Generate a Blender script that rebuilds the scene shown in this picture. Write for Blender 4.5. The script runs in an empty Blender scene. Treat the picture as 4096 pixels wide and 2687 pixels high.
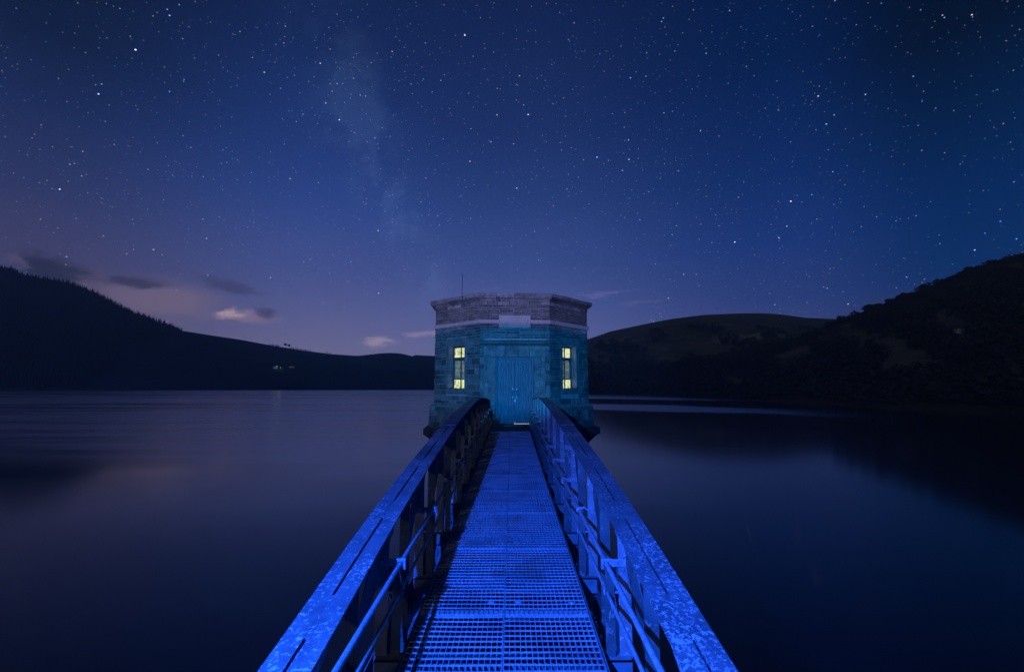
import bpy, math, random
import numpy as np
from mathutils import Vector, Matrix

S = bpy.context.scene
COL = S.collection
R = math.radians
random.seed(7)
rng = np.random.default_rng(11)

# ------------------------------------------------------------------ camera
F, VPX, HOR, CY = 1820.0, 2048.0, 1528.0, 1343.5     # pixels of the 4096 wide frame
EYE = 1.5
PITCH = math.atan((HOR - CY) / F)
cd = bpy.data.cameras.new('camera'); cam = bpy.data.objects.new('camera', cd); COL.objects.link(cam)
cd.lens = F / 4096 * 36.0; cd.sensor_width = 36.0
cd.clip_start = 0.05; cd.clip_end = 6000
cam.location = (0, 0, EYE); cam.rotation_euler = (R(90) + PITCH, 0, 0)
S.camera = cam

def srgb(r, g, b):
    f = lambda c: c / 12.92 if c <= 0.04045 else ((c + 0.055) / 1.055) ** 2.4
    return (f(r / 255), f(g / 255), f(b / 255), 1.0)

def azel(x, y):
    """direction of a sky feature, as azimuth and elevation"""
    cx, cy = (x - VPX) / F, (CY - y) / F
    d = (cx, math.cos(PITCH) - cy * math.sin(PITCH), math.sin(PITCH) + cy * math.cos(PITCH))
    n = math.sqrt(sum(v * v for v in d))
    return math.atan2(d[0], d[1]), math.asin(d[2] / n)

# ------------------------------------------------------------------ node helper
class NT:
    def __init__(self, tree): self.t = tree; tree.nodes.clear()
    def n(self, typ, **kw):
        x = self.t.nodes.new(typ)
        for k, v in kw.items(): setattr(x, k, v)
        return x
    def put(self, sock, v):
        if isinstance(v, bpy.types.NodeSocket): self.t.links.new(v, sock)
        elif v is not None: sock.default_value = v
    def m(self, op, a, b=None, c=None, clamp=False):
        x = self.n('ShaderNodeMath', operation=op, use_clamp=clamp)
        self.put(x.inputs[0], a)
        if b is not None: self.put(x.inputs[1], b)
        if c is not None: self.put(x.inputs[2], c)
        return x.outputs[0]
    def vm(self, op, a, b=None):
        x = self.n('ShaderNodeVectorMath', operation=op)
        self.put(x.inputs[0], a)
        if b is not None: self.put(x.inputs[1], b)
        return x.outputs['Value'] if op in ('LENGTH', 'DOT_PRODUCT', 'DISTANCE') else x.outputs[0]
    def smooth(self, v, lo, hi, a=0.0, b=1.0):
        x = self.n('ShaderNodeMapRange', interpolation_type='SMOOTHSTEP', clamp=True)
        self.put(x.inputs[0], v); self.put(x.inputs[1], lo); self.put(x.inputs[2], hi)
        self.put(x.inputs[3], a); self.put(x.inputs[4], b)
        return x.outputs[0]
    def mix(self, f, a, b, blend='MIX'):
        x = self.n('ShaderNodeMix', data_type='RGBA', blend_type=blend)
        self.put(x.inputs[0], f); self.put(x.inputs[6], a); self.put(x.inputs[7], b)
        return x.outputs[2]
    def ramp(self, v, stops):
        x = self.n('ShaderNodeValToRGB'); self.put(x.inputs[0], v)
        cr = x.color_ramp
        while len(cr.elements) > 1: cr.elements.remove(cr.elements[-1])
        cr.elements[0].position, cr.elements[0].color = stops[0]
        for p, c in stops[1:]:
            e = cr.elements.new(p); e.color = c
        return x.outputs[0]
    def noise(self, vec, scale, detail=3.0, rough=0.5, dist=0.0):
        x = self.n('ShaderNodeTexNoise'); self.put(x.inputs['Vector'], vec)
        x.inputs['Scale'].default_value = scale; x.inputs['Detail'].default_value = detail
        x.inputs['Roughness'].default_value = rough; x.inputs['Distortion'].default_value = dist
        return x.outputs[0]
    def mapping(self, vec, scale=(1, 1, 1), rot=(0, 0, 0)):
        x = self.n('ShaderNodeMapping'); self.put(x.inputs[0], vec)
        x.inputs['Scale'].default_value = scale; x.inputs['Rotation'].default_value = rot
        return x.outputs[0]

# ------------------------------------------------------------------ night sky
W = bpy.data.worlds.new('World'); S.world = W; W.use_nodes = True
w = NT(W.node_tree)
wdir = w.n('ShaderNodeTexCoord').outputs['Generated']
sep = w.n('ShaderNodeSeparateXYZ'); w.put(sep.inputs[0], wdir)
dx, dy, dz = sep.outputs
AZ = w.m('ARCTAN2', dx, dy)
EL = w.m('ARCSINE', dz)
ELD = w.m('DIVIDE', w.m('MULTIPLY', EL, 180 / math.pi), 60.0, clamp=True)   # 0..1 over 0..60 degrees
def rp(*st): return w.ramp(ELD, [(e / 60.0, srgb(*c)) for e, c in st])
c_l = rp((0, (92, 86, 116)), (8, (79, 76, 112)), (11, (66, 66, 104)), (17, (45, 53, 94)), (23.5, (27, 40, 80)), (29, (15, 27, 55)), (36, (11, 20, 42)), (60, (7, 14, 32)))
c_ml = rp((0, (112, 104, 138)), (4, (104, 103, 143)), (8, (89, 93, 144)), (13, (68, 81, 141)), (20, (45, 67, 132)), (26, (33, 56, 118)), (36, (20, 41, 90)), (60, (8, 22, 54)))
c_c = rp((0, (101, 101, 143)), (4, (93, 100, 151)), (10, (72, 87, 147)), (15, (55, 74, 137)), (22, (38, 61, 121)), (30, (27, 48, 102)), (42, (17, 36, 82)), (60, (8, 21, 50)))
c_mr = rp((0, (78, 82, 130)), (5, (60, 71, 126)), (9, (42, 61, 124)), (15, (24, 52, 118)), (22, (13, 43, 102)), (33, (4, 31, 79)), (60, (2, 17, 46)))
c_r = rp((0, (30, 54, 112)), (8, (8, 49, 110)), (11, (0, 44, 100)), (17, (0, 37, 89)), (24, (0, 28, 67)), (30, (0, 16, 43)), (60, (0, 9, 26)))
sky = w.mix(w.smooth(AZ, -0.86, -0.40), c_l, c_ml)
sky = w.mix(w.smooth(AZ, -0.42, 0.02), sky, c_c)
sky = w.mix(w.smooth(AZ, 0.02, 0.56), sky, c_mr)
sky = w.mix(w.smooth(AZ, 0.54, 0.80), sky, c_r)

# the unseen sky behind is darkened and blued to cut red fill on the tower
sky = w.mix(w.smooth(w.m('ABSOLUTE', AZ), 0.95, 1.75), sky, w.mix(1.0, sky, (.22, .42, .62, 1), 'MULTIPLY'))

# the milky way: a loose chain of faint star clouds broken by dust
def gauss(px, py, sx, sy, rot=0.0, az=AZ, el=EL, k=1.7210):
    a0, e0 = azel(px * k, py * k)
    a1, _ = azel((px + sx) * k, py * k); _, e1 = azel(px * k, (py - sy) * k)
    ca, sa = math.cos(R(rot)), math.sin(R(rot))
    x_ = w.m('SUBTRACT', az, a0); y_ = w.m('SUBTRACT', el, e0)
    u_ = w.m('DIVIDE', w.m('ADD', w.m('MULTIPLY', x_, ca), w.m('MULTIPLY', y_, sa)), abs(a1 - a0))
    v_ = w.m('DIVIDE', w.m('SUBTRACT', w.m('MULTIPLY', y_, ca), w.m('MULTIPLY', x_, sa)), abs(e1 - e0))
    q = w.m('ADD', w.m('MULTIPLY', u_, u_), w.m('MULTIPLY', v_, v_))
    return w.m('POWER', 2.718, w.m('MULTIPLY', q, -1.0))
mw = None
for px, py, sx, sy, a in ((762, 60, 85, 90, .5), (812, 170, 72, 80, .65), (838, 262, 52, 62, 1.35), (815, 300, 90, 80, .4),
                          (880, 420, 62, 80, .7), (915, 480, 60, 60, .5), (942, 540, 40, 48, 1.1), (985, 655, 46, 70, .8)):
    g = w.m('MULTIPLY', gauss(px, py, sx, sy), a)
    mw = g if mw is None else w.m('ADD', mw, g)
mn = w.noise(wdir, 9.0, 6.0, 0.68, 0.8)
ml = w.noise(w.mapping(wdir, (1, 1, 1), (.3, .1, .7)), 26.0, 4.0, 0.65, 0.4)
mw = w.m('MULTIPLY', mw, w.m('MULTIPLY', w.smooth(mn, 0.34, 0.68, 0.1, 1.6), w.smooth(ml, .3, .65, .45, 1.25)))
sky = w.mix(w.m('MULTIPLY', mw, 1.0), sky, (0.011, 0.020, 0.035, 1), 'ADD')

# stars
def stars(scale, rad, gain, thin, tint_seed, dens=None):
    # fixed points on the celestial sphere; each star is drawn a little longer along the sky's daily motion
    mv = w.mapping(wdir, (scale * 0.72, scale, scale * 1.18), (0.3 * tint_seed, 0.12, 0.2 * tint_seed))
    v = w.n('ShaderNodeTexVoronoi', feature='F1', voronoi_dimensions='3D')
    w.put(v.inputs['Vector'], mv); v.inputs['Scale'].default_value = 1.0
    d = v.outputs['Distance']; c = w.n('ShaderNodeSeparateColor'); w.put(c.inputs[0], v.outputs['Color'])
    keep = w.m('POWER', w.smooth(c.outputs[0], thin, 1.0, 0.0, 1.0), 1.6)
    core = w.smooth(d, rad * 0.35, rad, 1.0, 0.0)
    b = w.m('MULTIPLY', core, w.m('MULTIPLY', keep, gain))
    if dens is not None: b = w.m('MULTIPLY', b, dens)
    tint = w.mix(w.smooth(c.outputs[1], 0.35, 0.75), (0.16, 0.48, 1.0, 1), (1.0, 0.95, 0.90, 1))
    x = w.n('ShaderNodeVectorMath', operation='SCALE'); w.put(x.inputs[0], tint); w.put(x.inputs['Scale'], b)
    return x.outputs[0]
lowfade = w.smooth(EL, R(-1), R(9), 0.35, 1.0)
mwd = w.m('ADD', 0.75, w.m('MULTIPLY', mw, 1.1))
for args in ((40, .050, 2.6, .42, 1, lowfade), (66, .076, 1.1, .32, 2, lowfade), (108, .118, .40, .16, 3, lowfade), (165, .178, .26, .10, 4, w.m('MULTIPLY', lowfade, mwd))):
    sky = w.mix(1.0, sky, stars(*args), 'ADD')

# small clouds low over the hills, softened by the long exposure
wx = w.m('MULTIPLY', w.m('SUBTRACT', w.noise(w.mapping(wdir, (1, 1, 2.6)), 13.0, 6.0, .66), 0.5), 0.115)
wy = w.m('MULTIPLY', w.m('SUBTRACT', w.noise(w.mapping(wdir, (1, 1, 2.2), (.5, .2, .9)), 17.0, 6.0, .66), 0.5), 0.040)
AZw, ELw = w.m('ADD', AZ, wx), w.m('ADD', EL, wy)
for px, py, sx, sy, rot, colr, a in (
        (370, 700, 150, 50, 0, (122, 106, 128), .8), (190, 655, 80, 34, -12, (100, 84, 108), .6),
        (112, 632, 92, 40, -12, (42, 45, 72), 1.15), (48, 606, 34, 16, 25, (92, 84, 112), .7), (312, 657, 92, 14, 1, (54, 54, 84), 1.0),
        (535, 668, 80, 16, -7, (64, 66, 105), .95), (575, 738, 78, 15, -2, (128, 110, 140), .95),
        (545, 731, 36, 14, 8, (170, 146, 158), 1.15), (622, 728, 32, 13, -14, (70, 68, 104), 1.0),
        (885, 795, 38, 12, 2, (152, 138, 158), 1.0), (990, 777, 48, 7, 2, (140, 126, 158), .85),
        (1395, 685, 74, 6, 3, (98, 98, 156), .7), (1480, 705, 50, 5, 3, (90, 90, 150), .5),
        (2050, 700, 110, 22, 12, (44, 56, 104), .55)):
    g = gauss(px, py, sx, sy, rot, AZw, ELw)
    sky = w.mix(w.m('MULTIPLY', w.smooth(g, 0.12, 0.95), a * 0.85, clamp=True), sky, srgb(*colr))
# the mist takes some of the low sky's light on its way to the camera
sky = w.mix(1.0, sky, w.ramp(ELD, [(0, (1.40, 1.40, 1.40, 1)), (.2, (1.36, 1.36, 1.36, 1)), (.45, (1.16, 1.13, 1.14, 1)), (.75, (.96, .93, .96, 1)), (1, (.9, .88, .9, 1))]), 'MULTIPLY')
bg = w.n('ShaderNodeBackground'); w.put(bg.inputs[0], sky); bg.inputs[1].default_value = 1.0
wo = w.n('ShaderNodeOutputWorld'); w.put(wo.inputs[0], bg.outputs[0])

# ------------------------------------------------------------------ lights
def light(name, typ, loc, **kw):
    d = bpy.data.lights.new(name, typ); o = bpy.data.objects.new(name, d); COL.objects.link(o)
    o.location = loc
    for k, v in kw.items(): setattr(d, k, v)
    return o
def aim(o, tgt): o.rotation_euler = (Vector(tgt) - o.location).to_track_quat('-Z', 'Y').to_euler()
# faint moonlight from low on the left
sun = light('moonlight', 'SUN', (0, -20, 30), energy=0.17, color=(0.84, 0.88, 0.92), angle=R(12))
sun.rotation_euler = (R(76), 0, R(-38))
LAMP = (-1.28, -0.35, 2.45)
# the photographer's blue torch, held up at the left of the bridge
tb = light('blue_torch', 'SPOT', LAMP, energy=4300, color=(0.009, 0.092, 1.0), shadow_soft_size=0.035, spot_size=R(92), spot_blend=1.0)
aim(tb, (0.0, 2.1, 0.0))
# a cyan torch by the tripod on the tower, and an added violet fill for sky glow on its parapet; a beam mask cuts both level at the string course
def flagged(name, loc, energy, color, pitch, yaw, cone, lo_, hi_):
    o = light(name, 'SPOT', loc, energy=energy, color=color, shadow_soft_size=0.03, spot_size=R(cone), spot_blend=0.35)
    o.rotation_euler = (R(90 + pitch), 0, R(yaw)); o.data.use_nodes = True
    l = NT(o.data.node_tree)
    ls = l.n('ShaderNodeSeparateXYZ'); l.put(ls.inputs[0], l.n('ShaderNodeTexCoord').outputs['Normal'])
    up = l.m('DIVIDE', ls.outputs[1], l.m('ABSOLUTE', ls.outputs[2]))
    le = l.n('ShaderNodeEmission'); l.put(le.inputs[1], l.m('MULTIPLY', l.smooth(up, hi_[0], hi_[1], 1, 0), l.smooth(up, lo_[0], lo_[1], 0, 1)))
    l.put(l.n('ShaderNodeOutputLight').inputs[0], le.outputs[0]); return o
flagged('cyan_torch', (-.80, -.30, 2.10), 7200, (0.002, 0.29, 1.0), -3.0, -2.0, 44, (-.105, -.035), (.122, .143))
flagged('violet_fill', (-2.0, -3.0, 5.0), 8600, (0.27, 0.34, 1.0), -4.0, -6.0, 30, (-.032, -.017), (.20, .30))

S.view_settings.view_transform = 'Standard'; S.view_settings.look = 'None'
S.view_settings.exposure = 0.0; S.view_settings.gamma = 1.0; S.view_settings.use_curve_mapping = False
S.cycles.max_bounces = 6; S.cycles.sample_clamp_indirect = 4.0

# ------------------------------------------------------------------ mesh helpers
class MB:
    def __init__(self): self.v, self.f, self.c = [], [], []
    def add(self, vs, fs, col=None):
        o = len(self.v); self.v.extend([tuple(p) for p in vs])
        for f in fs:
            self.f.append(tuple(i + o for i in f)); self.c.append(col)
    def box(self, x0, x1, y0, y1, z0, z1, col=None, M=None):
        vs = [(x, y, z) for x in (x0, x1) for y in (y0, y1) for z in (z0, z1)]
        if M is not None: vs = [M @ Vector(p) for p in vs]
        self.add(vs, [(0, 1, 3, 2), (4, 6, 7, 5), (0, 4, 5, 1), (2, 3, 7, 6), (0, 2, 6, 4), (1, 5, 7, 3)], col)
    def bar(self, p0, p1, wdt, thk, up=(0, 0, 1), col=None):
        p0, p1 = Vector(p0), Vector(p1); d = (p1 - p0).normalized()
        s = d.cross(Vector(up))
        if s.length < 1e-4: s = d.cross(Vector((1, 0, 0)))
        s.normalize(); u = s.cross(d)
        vs = [p + s * a + u * b for p in (p0, p1) for a, b in ((-wdt / 2, -thk / 2), (wdt / 2, -thk / 2), (wdt / 2, thk / 2), (-wdt / 2, thk / 2))]
        self.add(vs, [(0, 3, 2, 1), (4, 5, 6, 7), (0, 1, 5, 4), (1, 2, 6, 5), (2, 3, 7, 6), (3, 0, 4, 7)], col)
    def tube(self, pts, r, n=12, caps=True, col=None):
        pts = [Vector(p) for p in pts]; rings = []; prev = None
        for i, p in enumerate(pts):
            t = (pts[min(i + 1, len(pts) - 1)] - pts[max(i - 1, 0)]).normalized()
            a = prev - t * prev.dot(t) if prev is not None else t.orthogonal()
            a.normalize(); prev = a; b = t.cross(a)
            rr = r[i] if isinstance(r, (list, tuple)) else r
            rings.append([p + (a * math.cos(k * 2 * math.pi / n) + b * math.sin(k * 2 * math.pi / n)) * rr for k in range(n)])
        vs = [q for g in rings for q in g]; fs = []
        for i in range(len(rings) - 1):
            for k in range(n):
                fs.append((i * n + k, i * n + (k + 1) % n, (i + 1) * n + (k + 1) % n, (i + 1) * n + k))
        if caps: fs += [tuple(reversed(range(n))), tuple(range((len(rings) - 1) * n, len(rings) * n))]
        self.add(vs, fs, col)
    def dome(self, c, nrm, r, h=None, n=8, col=None):
        nrm = Vector(nrm).normalized(); a = nrm.orthogonal().normalized(); b = nrm.cross(a); c = Vector(c); h = h or r * .7
        vs = [c + (a * math.cos(k * 2 * math.pi / n) + b * math.sin(k * 2 * math.pi / n)) * r * q + nrm * h * z for q, z in ((1, 0), (.72, .7)) for k in range(n)] + [c + nrm * h]
        fs = [(k, (k + 1) % n, n + (k + 1) % n, n + k) for k in range(n)] + [(n + k, n + (k + 1) % n, 2 * n) for k in range(n)]
        self.add(vs, fs, col)
    def build(self, name, mat, parent=None, smooth=False, loc=None):
        me = bpy.data.meshes.new(name); me.from_pydata(self.v, [], self.f); me.update()
        if True:
            at = me.color_attributes.new('tint', 'FLOAT_COLOR', 'CORNER')
            arr = np.empty((len(me.loops), 4), dtype=np.float32); i = 0
            for f, c in zip(self.f, self.c):
                c = c if c is not None else (1, 1, 1)
                arr[i:i + len(f)] = (c[0], c[1], c[2], 1); i += len(f)
            at.data.foreach_set('color', arr.ravel())
        if smooth: me.polygons.foreach_set('use_smooth', [True] * len(me.polygons))
        me.materials.append(mat)
        o = bpy.data.objects.new(name, me); COL.objects.link(o)
        if parent is not None: o.parent = parent
        if loc: o.location = loc
        return o

def bevel(o, wdt=0.004, seg=2, ang=35):
    m = o.modifiers.new('edge', 'BEVEL'); m.width = wdt; m.segments = seg; m.limit_method = 'ANGLE'; m.angle_limit = R(ang)
    return o
def thing(name, loc, label, cat, group=None, rz=0.0):
    o = bpy.data.objects.new(name, None); COL.objects.link(o); o.location = loc; o.rotation_euler = (0, 0, rz); o.empty_display_size = .2
    return tag(o, label, cat, group)
def tag(o, label=None, cat=None, group=None, kind=None):
    if label: o['label'] = label
    if cat: o['category'] = cat
    if group: o['group'] = group
    if kind: o['kind'] = kind
    return o
def copy_tree(o, parent=None):
    c = o.copy(); COL.objects.link(c); c.parent = parent
    for ch in list(o.children): copy_tree(ch, c)
    return c

# ------------------------------------------------------------------ materials
def mat(name, build):
    m = bpy.data.materials.new(name); m.use_nodes = True; t = NT(m.node_tree)
    p = t.n('ShaderNodeBsdfPrincipled'); o = t.n('ShaderNodeOutputMaterial'); t.put(o.inputs[0], p.outputs[0])
    build(t, p); return m
def bump(t, p, h, strength=0.5, dist=0.01):
    b = t.n('ShaderNodeBump'); b.inputs['Strength'].default_value = strength; b.inputs['Distance'].default_value = dist
    t.put(b.inputs['Height'], h); t.put(p.inputs['Normal'], b.outputs[0])
def objco(t): return t.n('ShaderNodeTexCoord').outputs['Object']
def tintn(t): return t.n('ShaderNodeVertexColor', layer_name='tint').outputs[0]

def m_stone(base, dark, lichen, sc=1.0, use_tint=True, rough=.9):
    def f(t, p):
        co = objco(t)
        n1 = t.noise(co, 3.2 * sc, 6, .65); n2 = t.noise(co, 26 * sc, 4, .6); n3 = t.noise(t.mapping(co, (3, 3, .5)), 2.2 * sc, 5, .7)
        c = t.mix(t.smooth(n1, .36, .66), base, dark)
        c = t.mix(t.smooth(n2, .60, .70, 0, .5), c, lichen)
        c = t.mix(t.smooth(n3, .54, .72, 0, .7), c, (dark[0] * .35, dark[1] * .38, dark[2] * .35, 1))
        if use_tint: c = t.mix(1.0, c, tintn(t), 'MULTIPLY')
        t.put(p.inputs['Base Color'], c); p.inputs['Roughness'].default_value = rough
        p.inputs['Specular IOR Level'].default_value = .25
        bump(t, p, t.m('ADD', t.m('MULTIPLY', n2, .6), t.m('MULTIPLY', t.noise(co, 90, 3, .6), .4)), .7, .012)
    return f
M_STONE = mat('rubble_stone', m_stone((.22, .195, .175, 1), (.11, .098, .092, 1), (.34, .32, .28, 1)))
M_ASHLAR = mat('dressed_stone', m_stone((.30, .27, .25, 1), (.17, .15, .14, 1), (.42, .39, .36, 1), 1.3))
M_PLAQUE = mat('plaque_stone', m_stone((.52, .46, .44, 1), (.45, .39, .38, 1), (.56, .52, .5, 1), 1.0, False, .75))
M_MORTAR = mat('lime_mortar', m_stone((.46, .42, .39, 1), (.34, .30, .28, 1), (.52, .48, .45, 1), 1.5, False))
def f_paint(base, spot, sc, amt, rust=.1):
    def f(t, p):
        co = objco(t)
        big = t.noise(co, 1.6, 4, .6)
        fine = t.noise(t.mapping(co, (1, 1, 1)), sc, 5, .72, .4)
        lim = t.m('SUBTRACT', amt, t.m('MULTIPLY', t.m('SUBTRACT', big, .5), .42))
        spots = t.smooth(t.m('SUBTRACT', fine, lim), -.012, .03)
        c = t.mix(t.smooth(t.noise(co, 7, 5, .65), .35, .7), base, tuple(v * .6 for v in base[:3]) + (1,))
        c = t.mix(t.m('MULTIPLY', spots, .85), c, spot)
        ru = t.smooth(t.noise(co, 11, 5, .7), .66, .72)
        c = t.mix(t.m('MULTIPLY', ru, rust * 6, clamp=True), c, (.05, .035, .02, 1))
        t.put(p.inputs['Base Color'], c)
        t.put(p.inputs['Roughness'], t.m('ADD', .42, t.m('MULTIPLY', fine, .35)))
        bump(t, p, t.m('ADD', spots, t.m('MULTIPLY', t.noise(co, 120, 3, .6), .5)), .35, .0025)
    return f
M_PLATE = mat('flaking_painted_steel', f_paint((.105, .11, .118, 1), (.46, .39, .37, 1), 54, .575, .19))
M_STEEL = mat('grey_painted_steel', f_paint((.17, .175, .18, 1), (.38, .36, .34, 1), 30, .64, .12))
M_WEB = mat('weathered_steel', f_paint((.20, .20, .205, 1), (.46, .44, .42, 1), 22, .60, .14))
M_MOSSY = mat('mossy_steel', f_paint((.075, .092, .085, 1), (.20, .20, .17, 1), 16, .60, .20))
def f_galv(t, p):
    co = objco(t); n = t.noise(co, 60, 3, .6)
    d1 = t.noise(co, 2.1, 5, .65); d2 = t.noise(t.mapping(co, (1.2, .45, 1)), 3.4, 4, .6)
    c = t.mix(t.smooth(n, .35, .7), (.44, .45, .47, 1), (.28, .29, .31, 1))
    c = t.mix(t.smooth(d1, .45, .68, 0, .55), c, (.13, .125, .12, 1)); c = t.mix(t.smooth(d2, .56, .72, 0, .4), c, (.16, .10, .06, 1))
    t.put(p.inputs['Base Color'], c)
    t.put(p.inputs['Roughness'], t.m('ADD', .34, t.m('MULTIPLY', n, .25))); p.inputs['Metallic'].default_value = .25
    bump(t, p, n, .2, .002)
M_GALV = mat('galvanised_steel', f_galv)
def f_tube(t, p):
    co = objco(t); n = t.noise(co, 35, 4, .65)
    t.put(p.inputs['Base Color'], t.mix(t.smooth(n, .4, .68), (.26, .27, .29, 1), (.15, .155, .165, 1)))
    p.inputs['Roughness'].default_value = .45; bump(t, p, n, .25, .002)
M_TUBE = mat('painted_tube', f_tube)
def f_door(t, p):
    co = objco(t); n = t.noise(t.mapping(co, (6, 6, .7)), 5, 6, .7); k = t.noise(co, 3, 4, .6)
    c = t.mix(t.smooth(n, .38, .66), (.18, .20, .23, 1), (.085, .10, .12, 1))
    c = t.mix(t.smooth(k, .55, .75, 0, .6), c, (.09, .10, .10, 1))
    t.put(p.inputs['Base Color'], c); p.inputs['Roughness'].default_value = .55; bump(t, p, n, .4, .006)
M_DOOR = mat('painted_timber', f_door)
def f_frame(t, p):
    n = t.noise(objco(t), 20, 4, .6)
    t.put(p.inputs['Base Color'], t.mix(t.smooth(n, .4, .65), (.10, .10, .11, 1), (.04, .04, .045, 1))); p.inputs['Roughness'].default_value = .6
M_FRAME = mat('iron_window_frame', f_frame)
def f_slat(t, p):
    n = t.noise(objco(t), 14, 3, .6)
    t.put(p.inputs['Base Color'], t.mix(n, (.34, .37, .30, 1), (.2, .22, .18, 1))); p.inputs['Roughness'].default_value = .6
M_SLAT = mat('louvre_slat', f_slat)
def f_pane(t, p):     # obscured glass lit from the room behind, with real grime on it
    co = objco(t); n = t.noise(t.mapping(co, (1, 1, .55)), 9, 6, .72, .6); g = t.noise(co, 3.1, 3, .6)
    grime = t.m('ADD', t.smooth(n, .50, .60, 0, .9), t.smooth(g, .50, .72, 0, .45), clamp=True)
    c = t.mix(grime, (.88, .95, .46, 1), (.16, .18, .05, 1))
    p.inputs['Base Color'].default_value = (.06, .06, .04, 1); p.inputs['Roughness'].default_value = .25
    t.put(p.inputs['Emission Color'], c); p.inputs['Emission Strength'].default_value = .92
M_PANE = mat('lit_glass', f_pane)
def f_glow(colr, st):
    def f(t, p):
        p.inputs['Base Color'].default_value = (.3, .3, .3, 1); p.inputs['Emission Color'].default_value = colr; p.inputs['Emission Strength'].default_value = st
    return f
def f_dim(t, p):
    n = t.noise(objco(t), 7, 4, .6)
    p.inputs['Base Color'].default_value = (.06, .06, .04, 1)
    t.put(p.inputs['Emission Color'], t.mix(t.smooth(n, .4, .65), (.50, .62, .40, 1), (.16, .22, .14, 1))); p.inputs['Emission Strength'].default_value = 1.25
M_PANE_DIM = mat('dim_glass', f_dim)
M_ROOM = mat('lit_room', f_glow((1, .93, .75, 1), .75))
M_BULB = mat('lamp_bulb', f_glow((.62, 1.0, .86, 1), 3.0))
def f_chrome(t, p):
    t.put(p.inputs['Base Color'], t.mix(t.noise(objco(t), 90, 2), (.50, .50, .52, 1), (.34, .34, .36, 1)))
    p.inputs['Roughness'].default_value = .25; p.inputs['Metallic'].default_value = .35
M_CHROME = mat('bright_metal', f_chrome)
def f_leaf(a, b, sc):
    def f(t, p):
        n = t.noise(objco(t), sc, 4, .6)
        c = t.mix(t.smooth(n, .35, .65), a, b)
        t.put(p.inputs['Base Color'], c); p.inputs['Roughness'].default_value = .8; p.inputs['Specular IOR Level'].default_value = .1
    return f
M_CONIFER = mat('spruce_needles_blue_glow', f_leaf((.014, .055, .090, 1), (.010, .040, .070, 1), .02))  # blue-green needles, pushed bluer to paint in the left hill's glow
M_LEAF = mat('broadleaf', f_leaf((.045, .046, .040, 1), (.022, .024, .022, 1), .25))
M_WOOD = mat('dark_woodland', f_leaf((.045, .046, .040, 1), (.024, .026, .026, 1), .03))
M_FERN = mat('weed_leaf', f_leaf((.06, .085, .035, 1), (.03, .045, .02, 1), 9))
M_BARK = mat('bark', f_leaf((.06, .05, .04, 1), (.03, .026, .022, 1), 4))
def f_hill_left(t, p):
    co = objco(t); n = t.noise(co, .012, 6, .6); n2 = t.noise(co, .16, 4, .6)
    c = t.mix(t.smooth(n, .35, .65), (.016, .075, .150, 1), (.010, .052, .105, 1))  # the blue glow over this hill is painted into the grass colour
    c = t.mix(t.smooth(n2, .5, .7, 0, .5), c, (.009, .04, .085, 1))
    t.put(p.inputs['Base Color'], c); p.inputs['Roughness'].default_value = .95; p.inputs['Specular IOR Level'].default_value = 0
M_HILL_L = mat('moor_grass_blue_glow', f_hill_left)
def f_hill_right(t, p):
    co = objco(t); n = t.noise(co, .02, 6, .62); n2 = t.noise(co, .22, 4, .6)
    c = t.mix(t.smooth(n, .36, .64), (.19, .165, .105, 1), (.105, .094, .068, 1))
    c = t.mix(t.smooth(n2, .5, .72, 0, .55), c, (.045, .043, .036, 1))
    c = t.mix(1.0, c, tintn(t), 'MULTIPLY')
    t.put(p.inputs['Base Color'], c); p.inputs['Roughness'].default_value = .95; p.inputs['Specular IOR Level'].default_value = 0
M_HILL_R = mat('rough_pasture', f_hill_right)
def f_rock(t, p):
    n = t.noise(objco(t), 1.2, 5, .65)
    t.put(p.inputs['Base Color'], t.mix(t.smooth(n, .4, .62), (.42, .42, .42, 1), (.12, .12, .12, 1))); p.inputs['Roughness'].default_value = .9
    bump(t, p, n, .8, .2)
M_ROCK = mat('pale_rock', f_rock)
def f_white(t, p):
    n = t.noise(objco(t), 1.5, 4, .6)
    t.put(p.inputs['Base Color'], t.mix(n, (.75, .74, .70, 1), (.55, .54, .5, 1))); p.inputs['Roughness'].default_value = .9
M_WHITE = mat('whitewash', f_white)
def f_slate(t, p):
    n = t.noise(objco(t), 2.5, 4, .6)
    t.put(p.inputs['Base Color'], t.mix(n, (.07, .07, .08, 1), (.03, .03, .035, 1))); p.inputs['Roughness'].default_value = .7
M_SLATE = mat('slate', f_slate)

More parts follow.
